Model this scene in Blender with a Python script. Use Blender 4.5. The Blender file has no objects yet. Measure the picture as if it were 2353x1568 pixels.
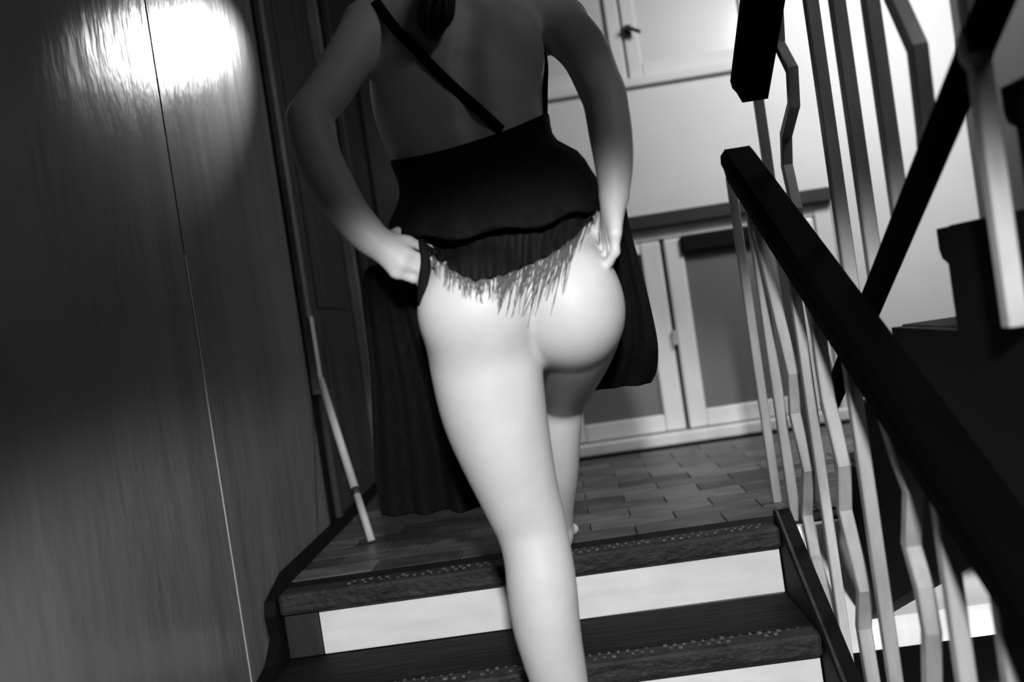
import bpy, bmesh, math, random
import numpy as np
from mathutils import Vector
from mathutils.bvhtree import BVHTree
random.seed(7); rng = np.random.default_rng(7)
SC = bpy.context.scene
COL = SC.collection

# ------------------------------------------------------------ camera, world, lamps, exposure
CZ = 0.60
yaw, pit, rho = math.radians(2.6), math.radians(-1.2), math.atan(0.15)
FW = np.array([-math.sin(yaw)*math.cos(pit), math.cos(yaw)*math.cos(pit), math.sin(pit)])
R0 = np.array([math.cos(yaw), math.sin(yaw), 0.0]); U0 = np.cross(R0, FW)
CR = math.cos(rho)*R0 - math.sin(rho)*U0
CU = math.sin(rho)*R0 + math.cos(rho)*U0
CPOS = np.array([0, 0, CZ]); FPX = 2353*35/36
cam = bpy.data.cameras.new('camera'); cam.lens = 35; cam.sensor_width = 36
cam.clip_start = 0.05
cam.dof.use_dof = True; cam.dof.focus_distance = 2.25; cam.dof.aperture_fstop = 1.8
camo = bpy.data.objects.new('camera', cam); COL.objects.link(camo)
from mathutils import Matrix
camo.matrix_world = Matrix(((CR[0], CU[0], -FW[0], 0), (CR[1], CU[1], -FW[1], 0), (CR[2], CU[2], -FW[2], CZ), (0, 0, 0, 1)))
SC.camera = camo
w = bpy.data.worlds.new('world'); SC.world = w; w.use_nodes = True
w.node_tree.nodes['Background'].inputs[0].default_value = (1, 1, 1, 1)
w.node_tree.nodes['Background'].inputs[1].default_value = 0.012
SC.view_settings.view_transform = 'Standard'; SC.view_settings.look = 'None'
SC.view_settings.exposure = 0.0; SC.view_settings.gamma = 1.0; SC.view_settings.use_curve_mapping = False

def lamp(name, kind, loc, energy, target=None, **kw):
    d = bpy.data.lights.new(name, kind); d.energy = energy
    for k, v in kw.items(): setattr(d, k, v)
    o = bpy.data.objects.new(name, d); COL.objects.link(o); o.location = loc
    if target is not None:
        o.rotation_euler = (Vector(target)-Vector(loc)).to_track_quat('-Z', 'Y').to_euler()
    return o
# shaded work lamp beside the photographer, its shade cuts the light off above hip height
lamp('stair_spot', 'SPOT', (0.10, -0.40, 1.15), 305, (0.05, 1.9, -0.59), spot_size=math.radians(61), spot_blend=0.28, shadow_soft_size=0.06)
# landing ceiling lamp and an unseen lamp, its cone shaped to form the highlight in the gloss paint
lamp('landing_lamp', 'AREA', (1.42, 2.95, 1.9), 27, (1.4, 4.07, 0.75), shape='DISK', size=0.5)
lamp('highlight_spot', 'SPOT', (-0.435, 3.48, 1.735), 135, (-0.82, 2.735, 1.405), spot_size=math.radians(25), spot_blend=0.35, shadow_soft_size=0.10)
# added unseen fills: one high over the upper flight, one low for the fascia
lamp('stairwell_fill', 'AREA', (1.35, 0.7, 2.5), 7, (1.0, 1.8, 0.6), shape='DISK', size=0.6)
lamp('lower_fill', 'SPOT', (1.3, 1.1, -0.9), 95, (0.95, 2.5, -0.22), spot_size=math.radians(48), spot_blend=0.4, shadow_soft_size=0.08)

# ------------------------------------------------------------ materials (black and white photograph: greys)
def mat(name, v, rough=0.6, var=0.0, scale=(8, 8, 8), bump=0.0, bscale=None, metallic=0.0, spec=0.5, coord='Object', coat=0.0, vroughness=0.0):
    m = bpy.data.materials.new(name); m.use_nodes = True
    nt = m.node_tree; b = nt.nodes['Principled BSDF']
    b.inputs['Base Color'].default_value = (v, v, v, 1); b.inputs['Roughness'].default_value = rough
    b.inputs['Metallic'].default_value = metallic; b.inputs['Specular IOR Level'].default_value = spec
    if coat: b.inputs['Coat Weight'].default_value = coat; b.inputs['Coat Roughness'].default_value = 0.1
    if var or bump:
        tc = nt.nodes.new('ShaderNodeTexCoord')
        def noise(sc):
            mp = nt.nodes.new('ShaderNodeMapping'); mp.inputs['Scale'].default_value = sc
            nt.links.new(tc.outputs[coord], mp.inputs['Vector'])
            n = nt.nodes.new('ShaderNodeTexNoise'); n.inputs['Scale'].default_value = 1.0; n.inputs['Detail'].default_value = 5
            nt.links.new(mp.outputs['Vector'], n.inputs['Vector']); return n
        n = noise(scale)
        if var:
            cr = nt.nodes.new('ShaderNodeValToRGB')
            cr.color_ramp.elements[0].position = 0.3; cr.color_ramp.elements[1].position = 0.72
            a, c = max(v*(1-var), 0.001), min(v*(1+var), 1)
            cr.color_ramp.elements[0].color = (a, a, a, 1); cr.color_ramp.elements[1].color = (c, c, c, 1)
            nt.links.new(n.outputs['Fac'], cr.inputs['Fac']); nt.links.new(cr.outputs['Color'], b.inputs['Base Color'])
        if vroughness:
            mr = nt.nodes.new('ShaderNodeMapRange'); mr.inputs['To Min'].default_value = rough-vroughness; mr.inputs['To Max'].default_value = rough+vroughness
            nt.links.new(n.outputs['Fac'], mr.inputs['Value']); nt.links.new(mr.outputs['Result'], b.inputs['Roughness'])
        if bump:
            n2 = noise(bscale or scale)
            bp = nt.nodes.new('ShaderNodeBump'); bp.inputs['Strength'].default_value = bump; bp.inputs['Distance'].default_value = 0.02
            nt.links.new(n2.outputs['Fac'], bp.inputs['Height']); nt.links.new(bp.outputs['Normal'], b.inputs['Normal'])
    return m
M = {}
M['gloss'] = mat('gloss_painted_panel', 0.135, 0.25, 0.15, (3, 12, 0.6), 0.22, (3, 20, 7), spec=0.045, vroughness=0.04)
M['dark_panel'] = mat('dark_varnished_panel', 0.042, 0.5, 0.35, (5, 30, 1.2), 0.12, (5, 40, 2), spec=0.2)
M['dark_wood'] = mat('dark_varnished_wood', 0.02, 0.6, 0.4, (30, 4, 4), 0.1)
M['moulding'] = mat('worn_dark_moulding', 0.13, 0.5, 0.3, (4, 4, 6))
M['black'] = mat('black_paint', 0.005, 0.7, spec=0.12)
M['groove_light'] = mat('pale_lit_groove', 0.4, 0.6)  # pale colour for the light caught in the panel joint
M['rail'] = mat('black_handrail', 0.0015, 0.8, spec=0.02)
M['plaster'] = mat('pale_plaster', 0.62, 0.9, 0.06, (3, 3, 3), 0.06, (40, 40, 40))
M['darkwall'] = mat('dark_wall_paint', 0.05, 0.6, 0.3, (3, 3, 1))
M['white_wood'] = mat('white_window_paint', 0.75, 0.4, 0.12, (9, 9, 3))
M['lintel'] = mat('dark_lintel', 0.012, 0.6, 0.4, (12, 6, 6))
M['tile'] = mat('brown_parquet', 0.085, 0.42, 0.45, (9, 14, 9), 0.15, (20, 60, 20))
M['tile2'] = mat('worn_parquet', 0.13, 0.4, 0.4, (9, 14, 9), 0.15, (20, 60, 20))
M['tile3'] = mat('dark_parquet', 0.05, 0.45, 0.45, (9, 14, 9), 0.15, (20, 60, 20))
M['grout'] = mat('dark_joint', 0.02, 0.9)
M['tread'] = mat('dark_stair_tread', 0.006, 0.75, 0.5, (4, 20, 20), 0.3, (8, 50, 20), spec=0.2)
M['nosing'] = mat('worn_stair_nosing', 0.016, 0.7, 0.7, (14, 30, 30), 0.5, (40, 60, 60))
M['grip'] = mat('worn_metal_grip', 0.11, 0.45, 0.8, (25, 25, 25), metallic=0.3)
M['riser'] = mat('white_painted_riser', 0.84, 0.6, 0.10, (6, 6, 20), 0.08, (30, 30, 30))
M['bar'] = mat('grey_painted_steel', 0.38, 0.38, 0.25, (20, 20, 5))
M['skin'] = mat('skin', 0.58, 0.5, 0.05, (18, 18, 18), 0.03, (120, 120, 120), spec=0.35)
M['skin_tex'] = M['skin']
M['dress'] = mat('black_dress_cloth', 0.006, 0.85, 0.3, (60, 60, 6), 0.1, spec=0.15)
M['sheer'] = mat('dark_pleated_cloth', 0.007, 0.7, 0.5, (60, 10, 4), spec=0.2)
M['fringe'] = mat('grey_lace_thread', 0.10, 0.8)
M['hair'] = mat('black_hair', 0.008, 0.5, 0.4, (80, 80, 6), 0.3)
M['rod'] = mat('pale_wood_rod', 0.5, 0.5, 0.2, (10, 10, 3))
M['eye'] = mat('eye_white', 0.6, 0.2); M['lip'] = mat('lips', 0.25, 0.4)
def glass(name, v, rough, trans):
    m = mat(name, v, rough); b = m.node_tree.nodes['Principled BSDF']
    b.inputs['Transmission Weight'].default_value = trans; b.inputs['IOR'].default_value = 1.45
    return m
M['pane'] = glass('frosted_dark_glass', 0.22, 0.35, 0.35)
M['pane_up'] = glass('milky_window_glass', 0.62, 0.22, 0.12)

# ------------------------------------------------------------ helpers
def ray(x, y): return FW + (x-1176.5)/FPX*CR - (y-784)/FPX*CU
def at_x(x, y, X): d = ray(x, y); return CPOS + d*X/d[0]
def at_y(x, y, Y): d = ray(x, y); return CPOS + d*Y/d[1]
def at_z(x, y, Z): d = ray(x, y); return CPOS + d*(Z-CZ)/d[2]

def link(name, me, parent=None, m=None, smooth=False):
    o = bpy.data.objects.new(name, me); COL.objects.link(o)
    if m: me.materials.append(M[m] if isinstance(m, str) else m)
    if parent is not None: o.parent = parent
    if smooth:
        for p in me.polygons: p.use_smooth = True
    return o
def empty(name, parent=None, loc=(0, 0, 0)):
    o = bpy.data.objects.new(name, None); COL.objects.link(o); o.empty_display_size = 0.1
    o.location = loc
    if parent is not None: o.parent = parent
    return o
def tag(o, label=None, cat=None, group=None, kind=None):
    if label: o['label'] = label
    if cat: o['category'] = cat
    if group: o['group'] = group
    if kind: o['kind'] = kind
    return o
def bm_obj(name, bm, m, parent=None, smooth=False):
    me = bpy.data.meshes.new(name); bm.normal_update(); bm.to_mesh(me); bm.free()
    return link(name, me, parent, m, smooth)
def add_box(bm, lo, hi, bevel=0.0):
    vs = [bm.verts.new((x, y, z)) for x in (lo[0], hi[0]) for y in (lo[1], hi[1]) for z in (lo[2], hi[2])]
    fs = [(0, 1, 3, 2), (4, 6, 7, 5), (0, 4, 5, 1), (2, 3, 7, 6), (0, 2, 6, 4), (1, 5, 7, 3)]
    F = [bm.faces.new([vs[i] for i in f]) for f in fs]
    if bevel:
        es = list({e for f in F for e in f.edges})
        bmesh.ops.bevel(bm, geom=es, offset=bevel, segments=2, affect='EDGES', profile=0.5)
def box(name, lo, hi, m, parent=None, bevel=0.004):
    bm = bmesh.new(); add_box(bm, lo, hi, bevel); return bm_obj(name, bm, m, parent)
def prism(name, pts, x0, x1, m, parent=None, bevel=0.0):      # polygon in (Y, Z) extruded along X
    bm = bmesh.new()
    a = [bm.verts.new((x0, p[0], p[1])) for p in pts]; b = [bm.verts.new((x1, p[0], p[1])) for p in pts]
    n = len(pts)
    fs = [bm.faces.new(a), bm.faces.new(b[::-1])]
    for i in range(n): fs.append(bm.faces.new((a[i], b[i], b[(i+1) % n], a[(i+1) % n])))
    bmesh.ops.recalc_face_normals(bm, faces=bm.faces)
    if bevel: bmesh.ops.bevel(bm, geom=list(bm.edges), offset=bevel, segments=2, affect='EDGES', profile=0.5)
    return bm_obj(name, bm, m, parent)
def add_tube(bm, pts, rad, seg=8, shape=None, up=(1, 0, 0), cap=True):
    # sweep a round (or given) section along a polyline; rad may be a list; shape: list of (a,b)
    pts = [Vector(p) for p in pts]; n = len(pts)
    rad = rad if hasattr(rad, '__len__') else [rad]*n
    if shape is None: shape = [(math.cos(2*math.pi*i/seg), math.sin(2*math.pi*i/seg)) for i in range(seg)]
    rings = []
    for i, p in enumerate(pts):
        t = (pts[min(i+1, n-1)]-pts[max(i-1, 0)]).normalized()
        a = Vector(up); a = (a - a.dot(t)*t)
        a = a.normalized() if a.length > 1e-5 else t.orthogonal().normalized()
        b = t.cross(a)
        rings.append([bm.verts.new(p + (a*s[0]+b*s[1])*rad[i]) for s in shape])
    k = len(shape)
    for i in range(n-1):
        for j in range(k): bm.faces.new((rings[i][j], rings[i][(j+1) % k], rings[i+1][(j+1) % k], rings[i+1][j]))
    if cap:
        bm.faces.new(rings[0][::-1]); bm.faces.new(rings[-1])
def tube(name, pts, rad, m, parent=None, seg=8, shape=None, smooth=True, up=(1, 0, 0)):
    bm = bmesh.new(); add_tube(bm, pts, rad, seg, shape, up); bmesh.ops.recalc_face_normals(bm, faces=bm.faces)
    return bm_obj(name, bm, m, parent, smooth)
def smoothline(pts, n=6):                                     # Catmull-Rom through points
    P = [np.array(p, float) for p in pts]; P = [2*P[0]-P[1]] + P + [2*P[-1]-P[-2]]
    out = []
    for i in range(1, len(P)-2):
        for k in range(n):
            t = k/n
            out.append(0.5*((2*P[i]) + (-P[i-1]+P[i+1])*t + (2*P[i-1]-5*P[i]+4*P[i+1]-P[i+2])*t*t + (-P[i-1]+3*P[i]-3*P[i+1]+P[i+2])*t**3))
    out.append(P[-2]); return out
SQ = [(-1, -.8), (-.8, -1), (.8, -1), (1, -.8), (1, .8), (.8, 1), (-.8, 1), (-1, .8)]

XL, XR, YB = -0.82, 1.74, 4.07        # left wall, right wall, far wall
RISE, RUN, EDGE = 0.17, 0.29, 2.45    # flight below the landing
XS = 0.47                             # right end of the steps

# ------------------------------------------------------------ room shell
wl = tag(box('wall_left', (XL-0.12, -1.6, -2.6), (XL-0.006, YB+0.12, 2.7), 'black', bevel=0), kind='structure')
SEAM, GAP0, GAP1 = 2.265, 3.20, 3.245
for y0, y1 in ((-1.6, 1.0), (1.004, SEAM-0.003), (SEAM+0.003, GAP0)):
    box('panel', (XL-0.006, y0, -2.6), (XL, y1, 2.7), 'gloss', wl, 0.002)
bm = bmesh.new(); add_box(bm, (XL-0.004, SEAM-0.003, -2.6), (XL+0.0015, SEAM+0.003, 0.86), 0.001)  # lower joint only: groove catching light, painted as a pale strip
tag(bm_obj('joint_glint', bm, 'groove_light', wl), 'light caught in the panel joint groove, painted as a pale strip')
# doorway at the far end of the left wall
d2 = tag(empty('door_2'), kind='structure')
box('door_leaf', (XL-0.006, 3.36, 0.0), (XL+0.004, YB-0.005, 2.2), 'dark_panel', d2)
for y0, y1, z0, z1 in ((3.46, 3.94, 0.12, 0.62), (3.46, 3.94, 0.74, 1.30), (3.46, 3.94, 1.42, 2.08)):
    box('door_panel', (XL+0.002, y0, z0), (XL+0.012, y1, z1), 'dark_panel', d2, 0.005)
box('door_frame', (XL-0.006, GAP1, 0.45), (XL+0.022, GAP1+0.045, 2.3), 'moulding', d2, 0.006)
box('door_frame', (XL-0.006, GAP1+0.055, 0.0), (XL+0.016, GAP1+0.105, 2.3), 'dark_panel', d2, 0.006)
tag(box('lit_edge', (XL+0.0222, GAP1-0.002, 0.47), (XL+0.027, GAP1+0.04, 0.71), 'rod', d2, 0.002), 'lit low stretch of the door frame edge, painted pale')  # pale colour stands in for light caught on the lower frame edge
# far wall: pieces around the low window, upper window and the dark door
WX0, WX1, WZ1 = -0.05, 1.17, 0.94
UX0, UX1, UZ0, UZ1 = -0.02, 0.98, 1.48, 2.45
bm = bmesh.new()
def wallpiece(x0, x1, z0, z1): add_box(bm, (x0, YB, z0), (x1, YB+0.14, z1))
wallpiece(XL-0.1, -0.10, 2.16, 2.7); wallpiece(-0.10, WX0, -0.3, 2.7); wallpiece(WX1, XR+0.1, -0.3, 2.7)
wallpiece(WX0, WX1, WZ1, UZ0); wallpiece(WX0, UX0, UZ0, 2.7); wallpiece(UX1, WX1, UZ0, 2.7); wallpiece(UX0, UX1, UZ1, 2.7)
wallpiece(WX0, WX1, -0.3, -0.01); wallpiece(XL-0.1, XR+0.1, -2.6, -0.301)
tag(bm_obj('wall_far', bm, 'plaster'), kind='structure')
tag(box('wall_right', (XR, -1.6, -2.6), (XR+0.12, YB, 2.7), 'darkwall', bevel=0), kind='structure')
tag(box('wall_near', (XL-0.1, -1.72, -2.6), (XR+0.1, -1.6, 2.7), 'darkwall', bevel=0), kind='structure')
tag(box('ceiling', (XL-0.1, -1.7, 2.7), (XR+0.1, YB+0.14, 2.8), 'darkwall', bevel=0), kind='structure')

d1 = tag(empty('door_1'), kind='structure')
DX0, DX1 = XL+0.10, -0.14
box('door_leaf', (DX0-0.02, YB+0.03, 0.005), (DX1+0.02, YB+0.07, 2.08), 'dark_panel', d1)
for x0, x1, z0, z1 in ((-0.66, -0.46, 0.15, 0.85), (-0.40, -0.20, 0.15, 0.85), (-0.66, -0.46, 1.0, 1.95), (-0.40, -0.20, 1.0, 1.95)):
    box('door_panel', (x0, YB+0.018, z0), (x1, YB+0.035, z1), 'dark_panel', d1, 0.008)
box('door_frame', (XL+0.004, YB-0.02, 0.0), (XL+0.05, YB+0.09, 2.16), 'moulding', d1, 0.006)
box('door_frame', (XL+0.058, YB-0.008, 0.0), (XL+0.09, YB+0.09, 2.12), 'dark_panel', d1, 0.006)
box('door_frame', (DX1, YB-0.015, 0.0), (-0.10, YB+0.09, 2.16), 'dark_panel', d1, 0.006)
box('door_frame', (XL+0.05, YB-0.015, 2.09), (DX1, YB+0.09, 2.16), 'dark_panel', d1, 0.006)
hb = bmesh.new(); add_tube(hb, [(-0.2, YB+0.03, 0.95), (-0.2, YB-0.03, 0.95), (-0.29, YB-0.032, 0.95)], 0.009); bm_obj('door_handle', hb, 'bar', d1, True)

# ------------------------------------------------------------ low window on the landing
w1 = tag(empty('window_1'), kind='structure')
box('window_lintel', (WX0, YB-0.03, 0.885), (WX1, YB+0.1, WZ1), 'lintel', w1)
box('window_sill', (WX0, YB-0.035, 0.002), (WX1-0.0, YB+0.12, 0.05), 'white_wood', w1, 0.008)
box('window_head', (WX0, YB+0.02, 0.835), (WX1, YB+0.1, 0.884), 'white_wood', w1)
box('jamb', (1.10, YB+0.012, 0.05), (WX1, YB+0.1, 0.885), 'plaster', w1)
box('jamb', (WX0, YB+0.012, 0.05), (WX0+0.04, YB+0.1, 0.885), 'white_wood', w1)
def sash(x0, x1, s0, s1, y):
    s = empty('sash', w1)
    box('stile', (x0, y, 0.055), (x0+s0, y+0.045, 0.83), 'white_wood', s, 0.008)
    box('stile', (x1-s1, y, 0.055), (x1, y+0.045, 0.83), 'white_wood', s, 0.008)
    box('bottom_rail', (x0+s0, y+0.002, 0.055), (x1-s1, y+0.043, 0.125), 'white_wood', s, 0.006)
    box('top_rail', (x0+s0, y+0.002, 0.785), (x1-s1, y+0.043, 0.83), 'white_wood', s, 0.006)
    box('pane', (x0+s0-0.005, y+0.018, 0.12), (x1-s1+0.005, y+0.026, 0.79), 'pane', s, 0)
sash(WX0+0.045, 0.468, 0.06, 0.082, YB+0.01)
sash(0.482, 1.09, 0.075, 0.13, YB+0.0)
tag(box('sash_top_band', (0.55, YB-0.022, 0.765), (0.975, YB+0.0, 0.835), 'black', w1, 0.008), 'black band across the top of the right sash')  # plain black band over the top of the right sash
box('window_back', (WX0, YB+0.13, 0.0), (WX1, YB+0.139, 0.9), 'darkwall', w1, 0)
hb = bmesh.new(); add_box(hb, (0.462, YB-0.006, 0.40), (0.488, YB+0.012, 0.46), 0.003); bm_obj('latch', hb, 'bar', w1)

# ------------------------------------------------------------ upper window
w2 = tag(empty('window_2'), kind='structure')
box('window_sill', (UX0-0.03, YB-0.03, UZ0-0.025), (UX1+0.03, YB+0.1, UZ0+0.012), 'plaster', w2, 0.008)
box('window_head', (UX0, YB, UZ1-0.05), (UX1, YB+0.1, UZ1), 'white_wood', w2)
def sash2(x0, x1):
    s = empty('sash', w2); z0, z1, y = UZ0+0.014, UZ1-0.055, YB+0.015
    box('stile', (x0, y, z0), (x0+0.055, y+0.045, z1), 'plaster', s, 0.006)
    box('stile', (x1-0.055, y, z0), (x1, y+0.045, z1), 'plaster', s, 0.006)
    box('bottom_rail', (x0+0.055, y+0.002, z0), (x1-0.055, y+0.043, z0+0.06), 'plaster', s, 0.006)
    box('top_rail', (x0+0.055, y+0.002, z1-0.06), (x1-0.055, y+0.043, z1), 'plaster', s, 0.006)
    box('pane', (x0+0.05, y+0.018, z0+0.055), (x1-0.05, y+0.026, z1-0.055), 'pane_up', s, 0)
sash2(UX0+0.004, 0.438); sash2(0.446, UX1-0.004)
hb = bmesh.new(); add_box(hb, (0.452, YB-0.006, 1.66), (0.478, YB+0.02, 1.71), 0.004)
add_tube(hb, [(0.465, YB-0.004, 1.69), (0.465, YB-0.03, 1.69), (0.51, YB-0.032, 1.665)], 0.008)
tag(bm_obj('window_handle', hb, 'lintel', w2), 'small dark turn handle')
box('window_back', (UX0, YB+0.13, UZ0), (UX1, YB+0.139, UZ1), 'plaster', w2, 0)

# ------------------------------------------------------------ landing floor with single parquet blocks
fl = tag(box('floor', (XL, EDGE+0.062, -0.16), (XR, YB+0.14, -0.008), 'grout', bevel=0), kind='structure')
box('fascia', (XS+0.02, EDGE+0.032, -0.345), (XR, EDGE+0.06, -0.012), 'riser', fl, 0.003)
tile_mesh = {}
def tile_me(L, D, m):
    key = (round(L, 3), round(D, 3), m)
    if key not in tile_mesh:
        bm = bmesh.new(); add_box(bm, (0, 0, -0.008), (L, D, 0.0)); 
        bmesh.ops.bevel(bm, geom=[e for e in bm.edges if all(v.co.z > -0.001 for v in e.verts)], offset=0.002, segments=1, affect='EDGES')
        me = bpy.data.meshes.new('tile'); bm.to_mesh(me); bm.free(); me.materials.append(M[m]); tile_mesh[key] = me
    return tile_mesh[key]
TD, TL = 0.114, 0.235
rows = int((YB-0.005-(EDGE+0.14))/TD)
for i in range(rows):
    y = EDGE+0.145+i*TD; x = XL+0.012 - (TL*0.5 if i % 2 else 0)
    while x < XR-0.02:
        x0, x1 = max(x, XL+0.012), min(x+TL, XR-0.01)
        if x1-x0 > 0.03:
            m = random.choice(['tile', 'tile', 'tile2', 'tile3'])
            o = bpy.data.objects.new('tile', tile_me(x1-x0-0.003, TD-0.003, m)); COL.objects.link(o); o.parent = fl
            o.location = (x0, y, random.uniform(-0.0006, 0.0008))
        x += TL

# ------------------------------------------------------------ flight of steps below the landing
st = tag(empty('staircase', loc=(0, 0, 0)), 'dark steps with white painted risers climbing to the parquet landing', 'staircase')
def grip(x0, x1, y, z, parent):
    bm = bmesh.new()
    for row in range(2):
        n = int((x1-x0)/0.021)
        for i in range(n):
            if random.random() < 0.12: continue
            cx = x0+(i+0.5*(row % 2)+0.5)*0.021; cy = y+row*0.022
            s = random.uniform(0.0025, 0.005); cy += random.uniform(-.003, .003)
            add_box(bm, (cx-s, cy-s, z), (cx+s, cy+s, z+random.uniform(0.002, 0.004)))
    o = bm_obj('grip_studs', bm, 'grip', parent); o['kind'] = 'stuff'; return o
NST = 9
for k in range(NST):
    z = -RISE*k; y = EDGE-RUN*k
    if k > 0: box('tread', (XL+0.03, y+0.06, z-0.035), (XS, y+RUN+0.03, z), 'tread', st, 0.004)
    else: box('tread', (XL+0.03, y+0.075, z-0.04), (XS+0.05, y+0.142, z), 'tread', st, 0.004)
    nz = box('nosing', (XL+0.03, y, z-0.052), (XS, y+(0.06 if k else 0.075), z+0.002), 'nosing', st, 0.01)
    if k < 4: grip(-0.62, XS-0.02, y+0.022, z+0.002, nz)
    box('riser', (-0.70, y+0.032, z-RISE+0.001), (XS-0.003, y+0.058, z-0.050), 'riser', st, 0.002)
    box('end_block', (XL+0.03, y+0.026, z-RISE+0.001), (-0.702, y+0.062, z-0.050), 'dark_wood', st, 0.004)
# stepped black skirting along the left wall
pts = [(YB, 0.03), (EDGE+0.14, 0.03)]
bot = []
for k in range(NST):
    z = -RISE*k; y = EDGE-RUN*k
    pts += [(y-0.02, z+0.03-0.035), (y-0.035, z-0.04), (y-0.02, z-RISE+0.07), (y-0.09, z-RISE+0.028)]
pts += [(EDGE-RUN*NST, -RISE*NST), (EDGE-RUN*NST, -RISE*NST-0.3), (EDGE, -0.35), (YB, -0.2)]
prism('skirting', pts, XL+0.002, XL+0.03, 'black', st)
# closed stringer on the right with a thin paler edge strip
sl = RISE/RUN
def zs(y): return (y-EDGE)*sl
prism('stringer', [(EDGE+0.07, 0.03), (EDGE+0.07, -0.30), (0.0, zs(0)-0.34), (0.0, zs(0)+0.02)], XS+0.001, XS+0.045, 'black', st, 0.003)
prism('stringer_edge', [(EDGE+0.055, 0.038), (EDGE+0.055, 0.031), (0.0, zs(0)+0.021), (0.0, zs(0)+0.028)], XS+0.004, XS+0.010, 'dark_panel', st)

# ------------------------------------------------------------ lower banister
XB = 0.53
bl = tag(empty('banister', loc=(0, 0, 0)), 'nearer banister, thick black handrail over pale bent bars beside the lower steps', 'banister')
def zr(y): return 0.905 + (y-2.60)*0.535       # handrail centre height
hp = [(2.66, zr(2.66)), (2.60, zr(2.60)), (0.35, zr(0.35))]
railshape = [(-0.037, -0.012), (-0.030, -0.044), (0.030, -0.044), (0.037, -0.012), (0.044, 0.004), (0.044, 0.026), (0.032, 0.043), (-0.032, 0.043), (-0.044, 0.026), (-0.044, 0.004)]
tube('handrail', [(XB, 2.62, zr(2.62)), (XB, 1.6, zr(1.6)), (XB, 0.3, zr(0.3))], 1.0, 'rail', bl, shape=railshape, smooth=False, up=(1, 0, 0))
def bar(px, parent, X, r=0.0125, ztop=None, zbot=None, label=None):
    P = [at_x(x, y, X) for x, y in px]
    if ztop is not None: P = [np.array([X, P[0][1], ztop])] + P
    if zbot is not None: P = P + [np.array([X, P[-1][1], zbot])]
    return tube('baluster', P, r, 'bar', parent, shape=SQ, smooth=False)
def straight(Y, parent, X, z0, z1, r=0.0125): return tube('baluster', [(X, Y, z0), (X, Y, (z0+z1)/2), (X, Y, z1)], r, 'bar', parent, shape=SQ, smooth=False)
XB2 = 0.53
straight(2.745, bl, XB2, 0.0, zr(2.62)-0.02, 0.0115)
straight(2.54, bl, XB2, zs(2.54)-0.15, zr(2.54)-0.03)
bar([(1742, 530), (1795, 750), (1822, 860), (1826, 950), (1857, 1080), (1853, 1180), (1872, 1280), (1893, 1350), (1932, 1450)], bl, XB2, 0.0125)
straight(2.21, bl, XB2, zs(2.21)-0.15, zr(2.21)-0.03, 0.011)
bar([(1872, 690), (1888, 830), (1902, 920), (1938, 1070), (1940, 1170), (1960, 1255), (1986, 1355), (1984, 1440), (2005, 1568), (2020, 1680)], bl, XB2, 0.0135)
straight(1.872, bl, XB2, zs(1.87)-0.15, zr(1.87)-0.03)
bar([(2030, 930), (2068, 1050), (2098, 1130), (2094, 1250), (2122, 1350), (2140, 1450), (2142, 1568), (2150, 1800)], bl, XB2, 0.0135)
straight(1.505, bl, XB2, zs(1.5)-0.15, zr(1.5)-0.03, 0.013)
straight(1.33, bl, XB2, zs(1.33)-0.15, zr(1.33)-0.03, 0.013)
straight(1.16, bl, XB2, zs(1.16)-0.15, zr(1.16)-0.03, 0.013)

# ------------------------------------------------------------ upper flight, turning back above the camera's right
s2 = tag(empty('staircase', loc=(0, 0, 0)), 'dark upper flight seen from its stepped side at the right edge', 'staircase')
X2 = 0.65
EY, EZ = 1.69, 0.645
prof = []
for j in range(-3, 5):
    zt = EZ+RISE*j; yf = EY-RUN*j
    prof += [(yf-0.03, zt-RISE), (yf-0.03, zt-0.06), (yf-0.008, zt-0.05), (yf, zt-0.035), (yf, zt)]
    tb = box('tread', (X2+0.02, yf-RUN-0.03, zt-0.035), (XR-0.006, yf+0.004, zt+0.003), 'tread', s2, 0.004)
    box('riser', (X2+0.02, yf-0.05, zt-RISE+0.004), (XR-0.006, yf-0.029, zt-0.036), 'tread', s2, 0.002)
yend = EY-RUN*5
soff = lambda y: -0.28+(2.513-y)*0.47
prof += [(yend, EZ+RISE*4), (yend, soff(yend)), (2.50, soff(2.50)), (2.513, -0.13)]
prism('stringer', prof, X2, X2+0.05, 'black', s2)
prism('soffit', [(2.5, soff(2.5)+0.02), (2.5, soff(2.5)), (yend, soff(yend)), (yend, soff(yend)+0.02)], X2+0.05, XR-0.006, 'plaster', s2)
# upper banister
bu = tag(empty('banister', loc=(0, 0, 0)), 'farther banister of the upper flight, thin dark bottom rail and tall grey bars', 'banister')
XU = 0.62
def zb(y): return 0.342+(2.31-y)*0.575
tube('bottom_rail', [(XU, 2.42, zb(2.42)), (XU, 1.6, zb(1.6)), (XU, 0.7, zb(0.7))], [0.0175, 0.019, 0.019], 'rail', bu, shape=SQ, smooth=False)
XH = 0.565
def zu(y): return 1.10+(2.47-y)*0.56
tube('handrail', [(XH, 2.50, zu(2.50)), (XH, 1.6, zu(1.6)), (XH, 0.7, zu(0.7))], 1.05, 'rail', bu, shape=railshape, smooth=False)
def ubar(Y, r=0.012, z0=None, top=None): 
    X = XU; z0 = zb(Y) if z0 is None else z0; zt = max(zu(Y)-0.03, 1.11)
    return tube('baluster', [(X, Y, z0), (X, Y, (z0+zt)/2), (X, Y, zt)], r, 'bar', bu, shape=SQ, smooth=False)
ubar(2.68, 0.0125, 0.0)
bar([(1778, -120), (1790, 100), (1820, 160), (1824, 240), (1806, 310), (1808, 380), (1830, 480), (1850, 640), (1880, 780), (1905, 870)], bu, XU, 0.0125)
ubar(2.10, 0.0135); ubar(1.935, 0.0135); ubar(1.76, 0.0135)
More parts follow.
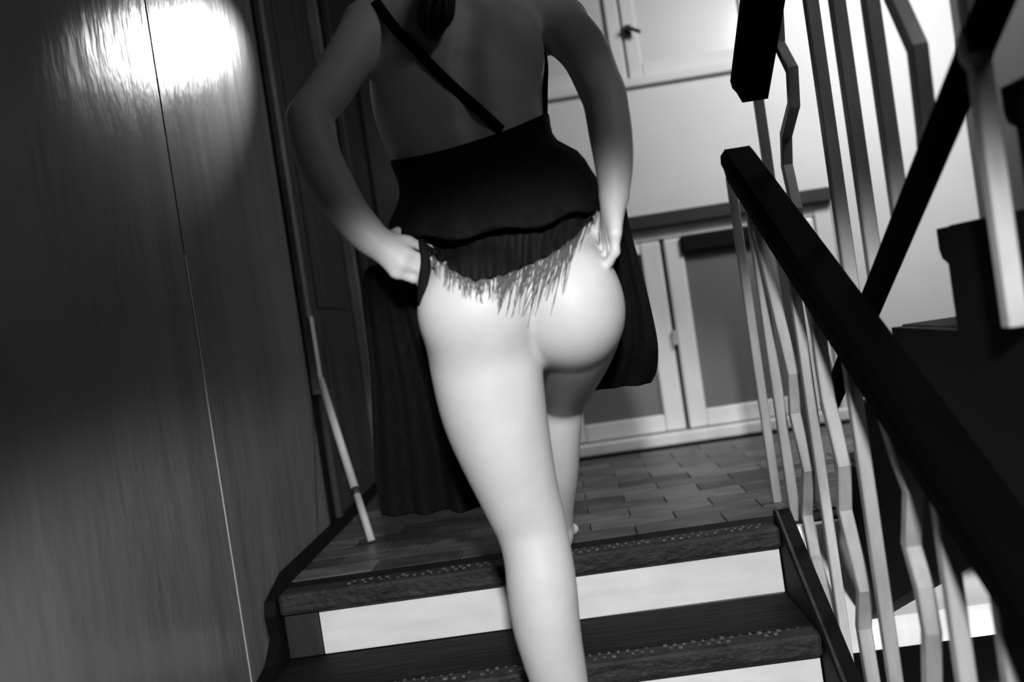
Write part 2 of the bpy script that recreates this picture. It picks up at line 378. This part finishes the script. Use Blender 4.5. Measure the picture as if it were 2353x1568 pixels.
bar([(2030, -150), (2050, -20), (2108, 110), (2130, 300), (2134, 368)], bu, XU, 0.0135)
ubar(1.385, 0.0135, 0.49)
cb = bmesh.new(); add_tube(cb, [(XU-0.002, 1.385, 0.845), (XU-0.002, 1.385, 0.86), (XU-0.002, 1.385, 0.885), (XU-0.002, 1.385, 0.90)], [0.016, 0.023, 0.023, 0.016], 10)
tag(bm_obj('collar', cb, 'bar', bu, True), 'rounded collar where the nearest bar crosses the bottom rail')
ubar(1.20, 0.0135)

# ------------------------------------------------------------ pale rod leaning in the corner
rd = empty('leaning_rod', loc=(-0.638, 2.94, 0.0))
tag(rd, 'thin pale rod leaning against the left wall beside the dark doorway', 'rod')
def local(o, root): o.location = (-root.location[0], -root.location[1], -root.location[2]); return o
A, B = np.array([-0.638, 2.94, 0.008]), np.array([-0.789, 3.235, 0.50])
jn = A+(B-A)*0.30
local(tube('shaft', [A, A+(B-A)*.27], 0.0115, 'rod', rd), rd)
local(tube('shaft', [A+(B-A)*.31, B], 0.0125, 'rod', rd), rd)
local(tube('joint_ring', [A+(B-A)*.268, A+(B-A)*.312], 0.0105, 'dark_wood', rd), rd)

# ------------------------------------------------------------ the woman: signed distance field -> one continuous skin
H = 0.005
LO = np.array([-0.56, 1.58, -0.40]); HI = np.array([0.36, 2.86, 1.78])
N = np.ceil((HI-LO)/H).astype(int)
AX = [LO[i]+H*np.arange(N[i]) for i in range(3)]
def newf(): return np.full(N, 0.3, np.float32)
def smin(a, b, k):
    h = np.maximum(k-np.abs(a-b), 0)/k
    return np.minimum(a, b)-h*h*k*0.25
def region(lo, hi):
    i0 = np.clip(((np.array(lo)-LO)/H).astype(int), 0, N-1); i1 = np.clip(((np.array(hi)-LO)/H).astype(int)+2, 1, N)
    sl_ = tuple(slice(a, b) for a, b in zip(i0, i1))
    g = np.meshgrid(*[AX[i][sl_[i]] for i in range(3)], indexing='ij')
    return sl_, g
def cone(F, a, b, ra, rb, k=0.03, sy=1.0, sub=False):
    """tapered round limb from a to b; sy squashes its depth (world Y)"""
    a = np.array(a, float); b = np.array(b, float); r = max(ra, rb); mg = r+k+0.03
    sl_, (x, y, z) = region(np.minimum(a, b)-mg, np.maximum(a, b)+mg)
    d = b-a; L2 = d@d+1e-9
    t = np.clip(((x-a[0])*d[0]+(y-a[1])*d[1]+(z-a[2])*d[2])/L2, 0, 1)
    dx, dy, dz = x-a[0]-t*d[0], (y-a[1]-t*d[1])/sy, z-a[2]-t*d[2]
    s = (np.sqrt(dx*dx+dy*dy+dz*dz)-(ra+(rb-ra)*t))*(min(sy, 1) if sy < 1 else 1)
    s = s.astype(np.float32)
    if sub: F[sl_] = -smin(-F[sl_], s, k)
    else: F[sl_] = smin(F[sl_], s, k)
def ell(F, c, r, k=0.03, sub=False, rot=None):
    c = np.array(c, float); r = np.array(r, float); mg = r.max()+k+0.03
    sl_, (x, y, z) = region(c-mg, c+mg)
    X, Y, Z = x-c[0], y-c[1], z-c[2]
    if rot is not None:
        m = np.array(rot.to_matrix()).T
        X, Y, Z = (m[0, 0]*X+m[0, 1]*Y+m[0, 2]*Z, m[1, 0]*X+m[1, 1]*Y+m[1, 2]*Z, m[2, 0]*X+m[2, 1]*Y+m[2, 2]*Z)
    k0 = np.sqrt((X/r[0])**2+(Y/r[1])**2+(Z/r[2])**2); k1 = np.sqrt((X/r[0]**2)**2+(Y/r[1]**2)**2+(Z/r[2]**2)**2)+1e-6
    s = (k0*(k0-1)/k1).astype(np.float32)
    if sub: F[sl_] = -smin(-F[sl_], s, k)
    else: F[sl_] = smin(F[sl_], s, k)
def P(x, y, Y): return at_y(x, y, Y)
def R(px, Y): return px*Y/FPX
def chain(F, pts, k=0.03, sy=1.0, n=6, kk=0.012):                       # pts: (px, py, Y, radius px)
    pts = smoothline(pts, n)
    for p, q in zip(pts[:-1], pts[1:]): cone(F, P(*p[:3]), P(*q[:3]), R(p[3], p[2]), R(q[3], q[2]), kk, sy)
# left leg (standing, straight) and its buttock
FL = newf()
chain(FL, [(1098, 745, 1.90, 118), (1118, 850, 1.90, 121), (1136, 950, 1.905, 114), (1165, 1050, 1.91, 99), (1198, 1150, 1.92, 83), (1222, 1215, 1.925, 74),
           (1238, 1290, 1.915, 72), (1246, 1360, 1.905, 74), (1258, 1450, 1.90, 71), (1286, 1568, 1.905, 60), (1312, 1680, 1.915, 42)], 0.02)
AN = P(1326, 1735, 1.92)
cone(FL, P(1312, 1680, 1.915), AN, R(42, 1.9), 0.032, 0.02)
cone(FL, AN+[0, -0.02, -0.015], AN+[0, -0.03, -0.03], 0.032, 0.028, 0.02)
BALL = np.array([AN[0], AN[1]+0.095, -0.312]); 
cone(FL, AN, BALL, 0.03, 0.026, 0.03)
for i in range(5):
    b = BALL+[(-0.030+0.015*i), 0.0, -0.003]; L = (0.055, 0.05, 0.046, 0.042, 0.036)[::-1][i] if i < 4 else 0.058
    cone(FL, b, b+[0, L, -0.012], 0.0135, 0.0105, 0.012)
ell(FL, P(1096, 706, 1.842), (0.110, 0.088, 0.102), 0.042)
# right leg (bent, stepping up to the landing)
FR = newf()
ANR = P(1282, 1222, 2.53)
chain(FR, [(1316, 735, 1.93, 106), (1310, 800, 2.06, 86), (1300, 855, 2.19, 68), (1291, 902, 2.33, 55)], n=10, kk=0.02)
FC = newf()
chain(FC, [(1289, 925, 2.34, 46), (1283, 1010, 2.37, 46), (1281, 1090, 2.42, 44), (1281, 1175, 2.49, 33), (1282, 1222, 2.53, 29)])
FR = smin(FR, FC, 0.02); del FC
cone(FR, ANR, [ANR[0], ANR[1]-0.02, 0.03], 0.034, 0.028, 0.02)
cone(FR, [ANR[0], ANR[1]-0.02, 0.03], [ANR[0]+0.01, ANR[1]+0.14, 0.026], 0.028, 0.024, 0.02); cone(FR, ANR, [ANR[0]+0.01, ANR[1]+0.12, 0.03], 0.03, 0.026, 0.02)
for i in range(5):
    b = np.array([ANR[0]+0.01-0.030+0.015*i, ANR[1]+0.14, 0.018]); cone(FR, b, b+[0, (0.058, 0.05, 0.046, 0.042, 0.036)[i], -0.004], 0.0135, 0.0105, 0.012)
ell(FR, P(1308, 690, 1.868), (0.096, 0.088, 0.108), 0.06)
BODY = smin(FL, FR, 0.014); del FL, FR
# trunk
T = newf()
def slab(x, y, Y, half, depth): return P(x, y, Y), R(half, Y), depth
trunk = [(1196, 610, 1.95, 190, .58), (1160, 520, 1.97, 172, .60), (1096, 410, 2.00, 162, .60), (1074, 320, 2.02, 168, .58), (1050, 220, 2.06, 186, .55), (1052, 120, 2.10, 186, .55), (1066, 55, 2.125, 158, .52)]
tr = smoothline(trunk, 5)
for p, q in zip(tr[:-1], tr[1:]):
    cone(T, P(*p[:3]), P(*q[:3]), R(p[3], p[2]), R(q[3], q[2]), 0.012, p[4])
# chest front, shoulders, shoulder blades, spine furrow
SHL, SHR = P(842, 62, 2.09), P(1296, 52, 2.11)
cone(T, P(905, 40, 2.12), SHL, 0.06, 0.054, 0.05); cone(T, P(1235, 35, 2.13), SHR, 0.06, 0.052, 0.05)
cone(T, P(1075, -70, 2.16), P(1090, -150, 2.20), 0.055, 0.05, 0.06); cone(T, P(920, 20, 2.13), P(1078, -45, 2.15), 0.05, 0.06, 0.05); cone(T, P(1230, 15, 2.14), P(1085, -45, 2.15), 0.05, 0.06, 0.05)
ell(T, P(975, 140, 2.015), (0.062, 0.03, 0.085), 0.03, rot=None); ell(T, P(1180, 110, 2.03), (0.058, 0.03, 0.085), 0.03)
ell(T, P(990, 180, 2.19), (0.07, 0.06, 0.07), 0.05); ell(T, P(1150, 170, 2.20), (0.07, 0.06, 0.07), 0.05)
sp = [(1085, 20, 1.995), (1072, 130, 1.955), (1082, 260, 1.915), (1105, 380, 1.895), (1150, 500, 1.86)]
for p, q in zip(sp[:-1], sp[1:]): cone(T, P(*p), P(*q), 0.012, 0.012, 0.035, sub=True)
BODY = smin(BODY, T, 0.05); del T
# head and face (above the frame)
HC = P(1098, -265, 2.26)
ell(BODY, HC, (0.074, 0.092, 0.108), 0.02); ell(BODY, HC+[0, 0.03, -0.055], (0.058, 0.062, 0.065), 0.03)
cone(BODY, HC+[0, 0.088, 0.0], HC+[0, 0.112, -0.035], 0.008, 0.013, 0.015)
for s in (-1, 1):
    ell(BODY, HC+[s*0.032, 0.092, 0.002], (0.016, 0.012, 0.011), 0.01, sub=True)
    ell(BODY, HC+[s*0.076, 0.005, -0.015], (0.009, 0.02, 0.032), 0.01)
cone(BODY, HC+[-0.02, 0.092, -0.062], HC+[0.02, 0.092, -0.062], 0.006, 0.006, 0.008)
# arms
def arm(pts, k): chain(BODY, pts, k)
arm([(845, 70, 2.08, 56), (800, 140, 2.02, 52), (752, 215, 1.95, 47), (705, 272, 1.885, 43)], 0.03)
arm([(705, 272, 1.885, 44), (725, 345, 1.87, 46), (758, 420, 1.85, 47), (806, 495, 1.83, 40), (856, 552, 1.82, 36)], 0.025)
arm([(1292, 62, 2.10, 56), (1342, 118, 2.02, 52), (1375, 190, 1.94, 47), (1390, 225, 1.90, 44)], 0.03)
arm([(1390, 225, 1.90, 44), (1402, 300, 1.885, 43), (1410, 370, 1.87, 38), (1412, 440, 1.86, 29)], 0.025)
# hands: palm, four fingers and a thumb each, closed on the gathered cloth
def hand(wr, kn, seg1, seg2, seg3, thumb):
    wr = np.array(wr)
    for q in kn: cone(BODY, wr+(np.array(q)-wr)*0.12, q, 0.019, 0.0125, 0.016)
    for i, q in enumerate(kn):
        s = (1.0, 1.1, 1.04, 0.84)[i]; q = np.array(q)
        a = q+np.array(seg1[i])*s; b = a+np.array(seg2[i])*s; c = b+np.array(seg3[i])*s
        cone(BODY, q, a, 0.0105, 0.0092, 0.006); cone(BODY, a, b, 0.0092, 0.0084, 0.005); cone(BODY, b, c, 0.0084, 0.0072, 0.005)
    t = [np.array(v) for v in thumb]
    cone(BODY, t[0], t[1], 0.0145, 0.0115, 0.014); cone(BODY, t[1], t[2], 0.0115, 0.0095, 0.006); cone(BODY, t[2], t[3], 0.0095, 0.008, 0.005)
wl_ = P(858, 554, 1.82)
knl = [P(938, 556, 1.835), P(934, 582, 1.815), P(924, 606, 1.81), P(910, 627, 1.815)]
hand(wl_, knl, [(0.034, 0.012, -0.018)]*4, [(0.012, 0.024, -0.010)]*4, [(-0.006, 0.019, -0.004)]*4,
     [P(880, 555, 1.835), P(915, 536, 1.865), P(950, 545, 1.885), P(975, 562, 1.895)])
wr_ = P(1412, 440, 1.86)
knr = [P(1390, 528, 1.885), P(1397, 538, 1.86), P(1405, 542, 1.838), P(1414, 536, 1.815)]
hand(wr_, knr, [(-0.006, 0.006, -0.040)]*4, [(-0.016, 0.014, -0.020)]*4, [(-0.012, 0.014, -0.006)]*4,
     [P(1404, 462, 1.885), P(1385, 500, 1.91), P(1372, 535, 1.92), P(1366, 560, 1.925)])

def surface_nets(F):
    s = F < 0
    c = np.zeros(tuple(np.array(F.shape)-1), np.int8)
    for dx in (0, 1):
        for dy in (0, 1):
            for dz in (0, 1): c += s[dx:dx+c.shape[0], dy:dy+c.shape[1], dz:dz+c.shape[2]]
    act = np.argwhere((c > 0) & (c < 8)); idx = np.full(c.shape, -1, np.int32); idx[tuple(act.T)] = np.arange(len(act))
    acc = np.zeros((len(act), 3)); cnt = np.zeros(len(act))
    offs = [(0, 0, 0), (1, 0, 0), (0, 1, 0), (1, 1, 0), (0, 0, 1), (1, 0, 1), (0, 1, 1), (1, 1, 1)]
    for i, a in enumerate(offs):
        for b in offs[i+1:]:
            d = np.array(b)-np.array(a)
            if np.abs(d).sum() != 1: continue
            va = F[tuple((act+a).T)]; vb = F[tuple((act+b).T)]; m = (va < 0) != (vb < 0)
            t = np.where(m, va/(va-vb+1e-12), 0)
            acc += m[:, None]*(np.array(a)+t[:, None]*d); cnt += m
    V = LO+H*(act+acc/cnt[:, None])
    Q = []
    for ax in range(3):
        o1, o2 = [v for v in range(3) if v != ax]
        n = list(F.shape); n[ax] -= 1
        sa = s[tuple(slice(0, n[i]) for i in range(3))]
        sh = [slice(0, n[i]) for i in range(3)]; sh[ax] = slice(1, n[ax]+1); sb = s[tuple(sh)]
        e = np.argwhere(sa != sb); e = e[(e[:, o1] > 0) & (e[:, o2] > 0) & (e[:, o1] < F.shape[o1]-1) & (e[:, o2] < F.shape[o2]-1)]
        def cell(d1, d2): g = e.copy(); g[:, o1] += d1; g[:, o2] += d2; return idx[tuple(g.T)]
        q = np.stack([cell(-1, -1), cell(0, -1), cell(0, 0), cell(-1, 0)], 1)
        flip = sa[tuple(e.T)] ^ (ax == 1)
        q[~flip] = q[~flip][:, ::-1]; Q.append(q)
    return V, np.concatenate(Q)
V, Q = surface_nets(BODY); del BODY
# relax the stair-steps of the grid a little
for it in range(2):
    S = np.zeros_like(V); C = np.zeros(len(V))
    for a, b in ((0, 1), (1, 2), (2, 3), (3, 0)):
        np.add.at(S, Q[:, a], V[Q[:, b]]); np.add.at(C, Q[:, a], 1); np.add.at(S, Q[:, b], V[Q[:, a]]); np.add.at(C, Q[:, b], 1)
    V = V+0.5*(S/C[:, None]-V)
person = empty('person', loc=(float(AN[0]), float(AN[1]), -0.34))
tag(person, 'woman in black dress seen from behind climbing the steps, lifting her skirt with both hands', 'person')
PO = np.array(person.location)
def plink(name, me, m, smooth=True, parent=person): 
    o = link(name, me, parent, m, smooth); 
    if parent is person: o.location = tuple(-PO)
    return o
me = bpy.data.meshes.new('body'); me.from_pydata(V.tolist(), [], Q.tolist()); me.update()
body = plink('body', me, 'skin')
BVH = BVHTree.FromPolygons(V.tolist(), Q.tolist())
def surf(x, y, off=0.006, Y=1.9):
    d = Vector(ray(x, y)).normalized(); h = BVH.ray_cast(Vector(CPOS), d)
    if h[0] is None or h[0].y > 2.35: return np.array(at_y(x, y, Y))
    return np.array(h[0]-d*off)
def grid_mesh(name, G, m, thick=0.004, closed=False, sub=1):
    G = np.array(G); r, c = G.shape[:2]
    f = [(i*c+j, i*c+(j+1) % c, (i+1)*c+(j+1) % c, (i+1)*c+j) for i in range(r-1) for j in range(c if closed else c-1)]
    me = bpy.data.meshes.new(name); me.from_pydata(G.reshape(-1, 3).tolist(), [], f); me.update()
    o = plink(name, me, m)
    s = o.modifiers.new('solid', 'SOLIDIFY'); s.thickness = thick; s.offset = 0
    if sub: ss = o.modifiers.new('sub', 'SUBSURF'); ss.levels = sub; ss.render_levels = sub
    return o
# dress bodice round the waist, flaring where the skirt is bunched up
rings = [  # left px, right px, Y of centre, back depth, front depth, pleat
    ((900, 372), (1260, 262), 2.02, 0.118, 0.12, 0.0), ((908, 392), (1262, 290), 2.015, 0.120, 0.12, 0.001), ((922, 425), (1272, 334), 2.00, 0.124, 0.125, 0.002),
    ((926, 455), (1334, 352), 1.99, 0.130, 0.13, 0.004), ((918, 485), (1353, 398), 1.98, 0.146, 0.13, 0.007), ((902, 520), (1381, 432), 1.965, 0.160, 0.14, 0.010), ((898, 534), (1382, 470), 1.955, 0.166, 0.14, 0.012), ((930, 545), (1374, 472), 1.955, 0.160, 0.13, 0.010)]
G = []
NS = 72
for (l, r_, Y, db, df, pl) in rings:
    a, b = P(*l, Y), P(*r_, Y); c = (a+b)/2; hv = (a-b)/2; row = []
    for j in range(NS):
        t = 2*math.pi*j/NS; s_ = math.sin(t); dep = (db if s_ > 0 else df)
        sag = 0.035 if l[1] > 500 else 0.030 if l[1] < 400 else 0.0
        ct = math.copysign(abs(math.cos(t))**0.85, math.cos(t))
        row.append(c+hv*ct*(1+pl*math.sin(13*t)*0.6)+np.array([0, -(dep+pl*math.sin(17*t+l[1]))*math.copysign(abs(s_)**0.8, s_), -max(s_, 0)**1.5*sag+pl*0.6*math.sin(9*t)]))
    G.append(row)
dress = grid_mesh('dress', G, 'dress', 0.005, True)
# front of the bodice up to the bust, showing as a dark edge beside the right ribs
fr = []
for (x0, y0, x1, y1, Y) in ((905, 380, 1258, 275, 2.03), (895, 330, 1256, 215, 2.05), (880, 280, 1259, 165, 2.07), (878, 240, 1258, 130, 2.09), (890, 215, 1244, 105, 2.10)):
    a, b = P(x0+16, y0, Y), P(x1-2, y1, Y); c = (a+b)/2; hv = (b-a)/2
    fr.append([c+hv*math.cos(t)+np.array([0, 0.155*math.sin(t)-0.03*(1-abs(math.cos(t))), 0]) for t in np.linspace(math.pi*1.0, -0.12, 28)])
grid_mesh('bodice_front', fr, 'dress', 0.008)
# strap crossing the back
spx = smoothline([(862, 2), (905, 62), (950, 108), (1000, 160), (1050, 208), (1100, 252), (1152, 300)], 5)
sp_ = np.array([surf(x, y, 0.003) for x, y in spx])
yy = np.interp(sp_[:, 0], [sp_[0, 0], sp_[-1, 0]], [sp_[0, 1], sp_[-1, 1]])
sy_ = np.minimum(sp_[:, 1], yy)
for it in range(6): sy_[1:-1] = np.minimum(sp_[1:-1, 1], 0.25*sy_[:-2]+0.5*sy_[1:-1]+0.25*sy_[2:])
sp_ = [P(x, y, Y) for (x, y), Y in zip(spx, sy_)]
bm = bmesh.new(); add_tube(bm, sp_, 0.0098, shape=[(-1, -.3), (1, -.3), (1.1, 0), (1, .3), (-1, .3), (-1.1, 0)], up=(0.75, 0, 0.66))
bmesh.ops.recalc_face_normals(bm, faces=bm.faces)
me = bpy.data.meshes.new('strap'); bm.to_mesh(me); bm.free(); plink('strap', me, 'dress')
# pleated hem lying over the hips
hemx = [968, 1000, 1040, 1090, 1150, 1205, 1260, 1315, 1372]; hemy = [552, 590, 622, 645, 634, 612, 588, 548, 488]
topx = [930, 975, 1030, 1090, 1150, 1210, 1265, 1320, 1378]; topy = [528, 535, 536, 530, 522, 512, 500, 485, 458]
C_ = 84; G = []
for i in range(9):
    v = i/8; row = []
    for j in range(C_):
        u = j/(C_-1)
        bx = np.interp(u*8, range(9), topx)*(1-v)+np.interp(u*8, range(9), hemx)*v; by = np.interp(u*8, range(9), topy)*(1-v)+np.interp(u*8, range(9), hemy)*v
        off = 0.024-0.008*v+0.005*math.sin(j*1.05)*(0.4+v*0.6)
        row.append(surf(bx, by, off, 1.88))
    G.append(row)
G = np.array(G)
for it in range(3): G[:, 1:-1, 1] = 0.25*G[:, :-2, 1]+0.5*G[:, 1:-1, 1]+0.25*G[:, 2:, 1]
for j in range(C_): G[:, j, 1] -= 0.005*math.sin(j*1.05)*np.linspace(0.4, 1, 9)
hem = grid_mesh('pleated_hem', G, 'sheer', 0.002)
# thread fringe along the hem
bm = bmesh.new()
for n in range(300):
    u = random.random(); x = np.interp(u*8, range(9), hemx); y = np.interp(u*8, range(9), hemy)-4
    L = random.uniform(12, 60) if u < 0.45 else random.uniform(30, 175)*(0.35+0.65*min(1, (u-0.45)/0.3))
    sl2 = random.uniform(-0.15, 0.1) if u < 0.5 else random.uniform(-0.45, -0.1)
    pts_ = []
    for q in range(5):
        t = q/4; pts_.append(surf(x+sl2*L*t+random.uniform(-2, 2), y+L*t, 0.010-0.005*t, 1.88))
    if max(np.linalg.norm(pts_[i+1]-pts_[i]) for i in range(4)) > 0.06: continue
    add_tube(bm, pts_, [0.0012, 0.0011, 0.001, 0.0008, 0.0004], 3)
me = bpy.data.meshes.new('fringe'); bm.to_mesh(me); bm.free(); o = plink('fringe', me, 'fringe'); o['kind'] = 'stuff'
# skirt cloth falling in front of the legs on both sides
def drape(name, rows, folds, amp, phase=0.0, nc=40):
    rr = smoothline([list(r) for r in rows], 4); G = []
    for i, (xl, yl, xr, yr, Y) in enumerate(rr):
        row = []
        for j in range(nc):
            u = j/(nc-1); a = amp*min(1, 0.3+i/len(rr))
            q = P(xl+(xr-xl)*u, yl+(yr-yl)*u, Y)
            q = q+np.array([0, a*math.sin(folds*2*math.pi*u+phase+0.06*i)+0.5*a*math.sin(folds*4.3*u+1.3*phase), 0])
            row.append(q)
        G.append(row)
    return grid_mesh(name, G, 'dress', 0.004)
drape('skirt_drape', [(850, 612, 975, 575, 1.93), (832, 640, 985, 640, 1.97), (834, 720, 1010, 720, 2.05), (848, 850, 1060, 840, 2.13), (852, 960, 1110, 940, 2.20), (856, 1070, 1150, 1050, 2.27), (862, 1130, 1165, 1110, 2.31), (872, 1190, 1175, 1165, 2.34)], 4, 0.022)
drape('skirt_drape', [(1372, 440, 1436, 455, 1.935), (1376, 520, 1447, 520, 1.97), (1385, 610, 1472, 610, 2.03), (1390, 700, 1497, 705, 2.10), (1378, 790, 1514, 790, 2.17), (1352, 860, 1512, 850, 2.26), (1335, 902, 1498, 882, 2.32)], 3, 0.014, 1.0)
tube_pts = smoothline([P(968, 552, 1.815), P(978, 600, 1.80), P(972, 650, 1.80), P(966, 700, 1.815)], 4)
bm = bmesh.new(); add_tube(bm, tube_pts, [0.006+0.004*math.sin(3.1*i/(len(tube_pts)-1)) for i in range(len(tube_pts))], 8); bmesh.ops.recalc_face_normals(bm, faces=bm.faces)
me = bpy.data.meshes.new('skirt_fold'); bm.to_mesh(me); bm.free(); plink('skirt_fold', me, 'dress')
# hair with a ponytail falling on the back, eyes and mouth
bm = bmesh.new()
bmesh.ops.create_uvsphere(bm, u_segments=28, v_segments=18, radius=1)
for v in bm.verts:
    n = v.co.copy(); f = 1+0.02*math.sin(14*n.x)*math.sin(9*n.z)
    if n.y > 0.35 and n.z < 0.55: f *= 0.82
    v.co = Vector(HC)+Vector((n.x*0.084*f, -0.012+n.y*0.098*f, 0.012+n.z*0.113*f))
for k in range(9):
    a = 2*math.pi*k/9; o_ = np.array([0.018*math.cos(a), 0.012*math.sin(a), 0])
    pts_ = smoothline([HC+[0, -0.085, 0.03]+o_, HC+[-0.005, -0.135, -0.03]+o_*1.3, P(1050, -120, 2.0)+o_*1.5, P(1010, -20, 1.955)+o_*1.3, P(998+12*math.cos(a), 45, 1.945)+o_, P(996+8*math.cos(a), 78+16*math.sin(2*a), 1.945)], 4)
    add_tube(bm, pts_, [0.017*(1-0.75*(i/(len(pts_)-1))**2.5) for i in range(len(pts_))], 7)
bmesh.ops.recalc_face_normals(bm, faces=bm.faces)
me = bpy.data.meshes.new('hair'); bm.to_mesh(me); bm.free(); plink('hair', me, 'hair')
for s in (-1, 1):
    bm = bmesh.new(); bmesh.ops.create_uvsphere(bm, u_segments=12, v_segments=8, radius=0.0115)
    for v in bm.verts: v.co += Vector(HC+[s*0.032, 0.080, 0.002])
    me = bpy.data.meshes.new('eye'); bm.to_mesh(me); bm.free(); plink('eye', me, 'eye')
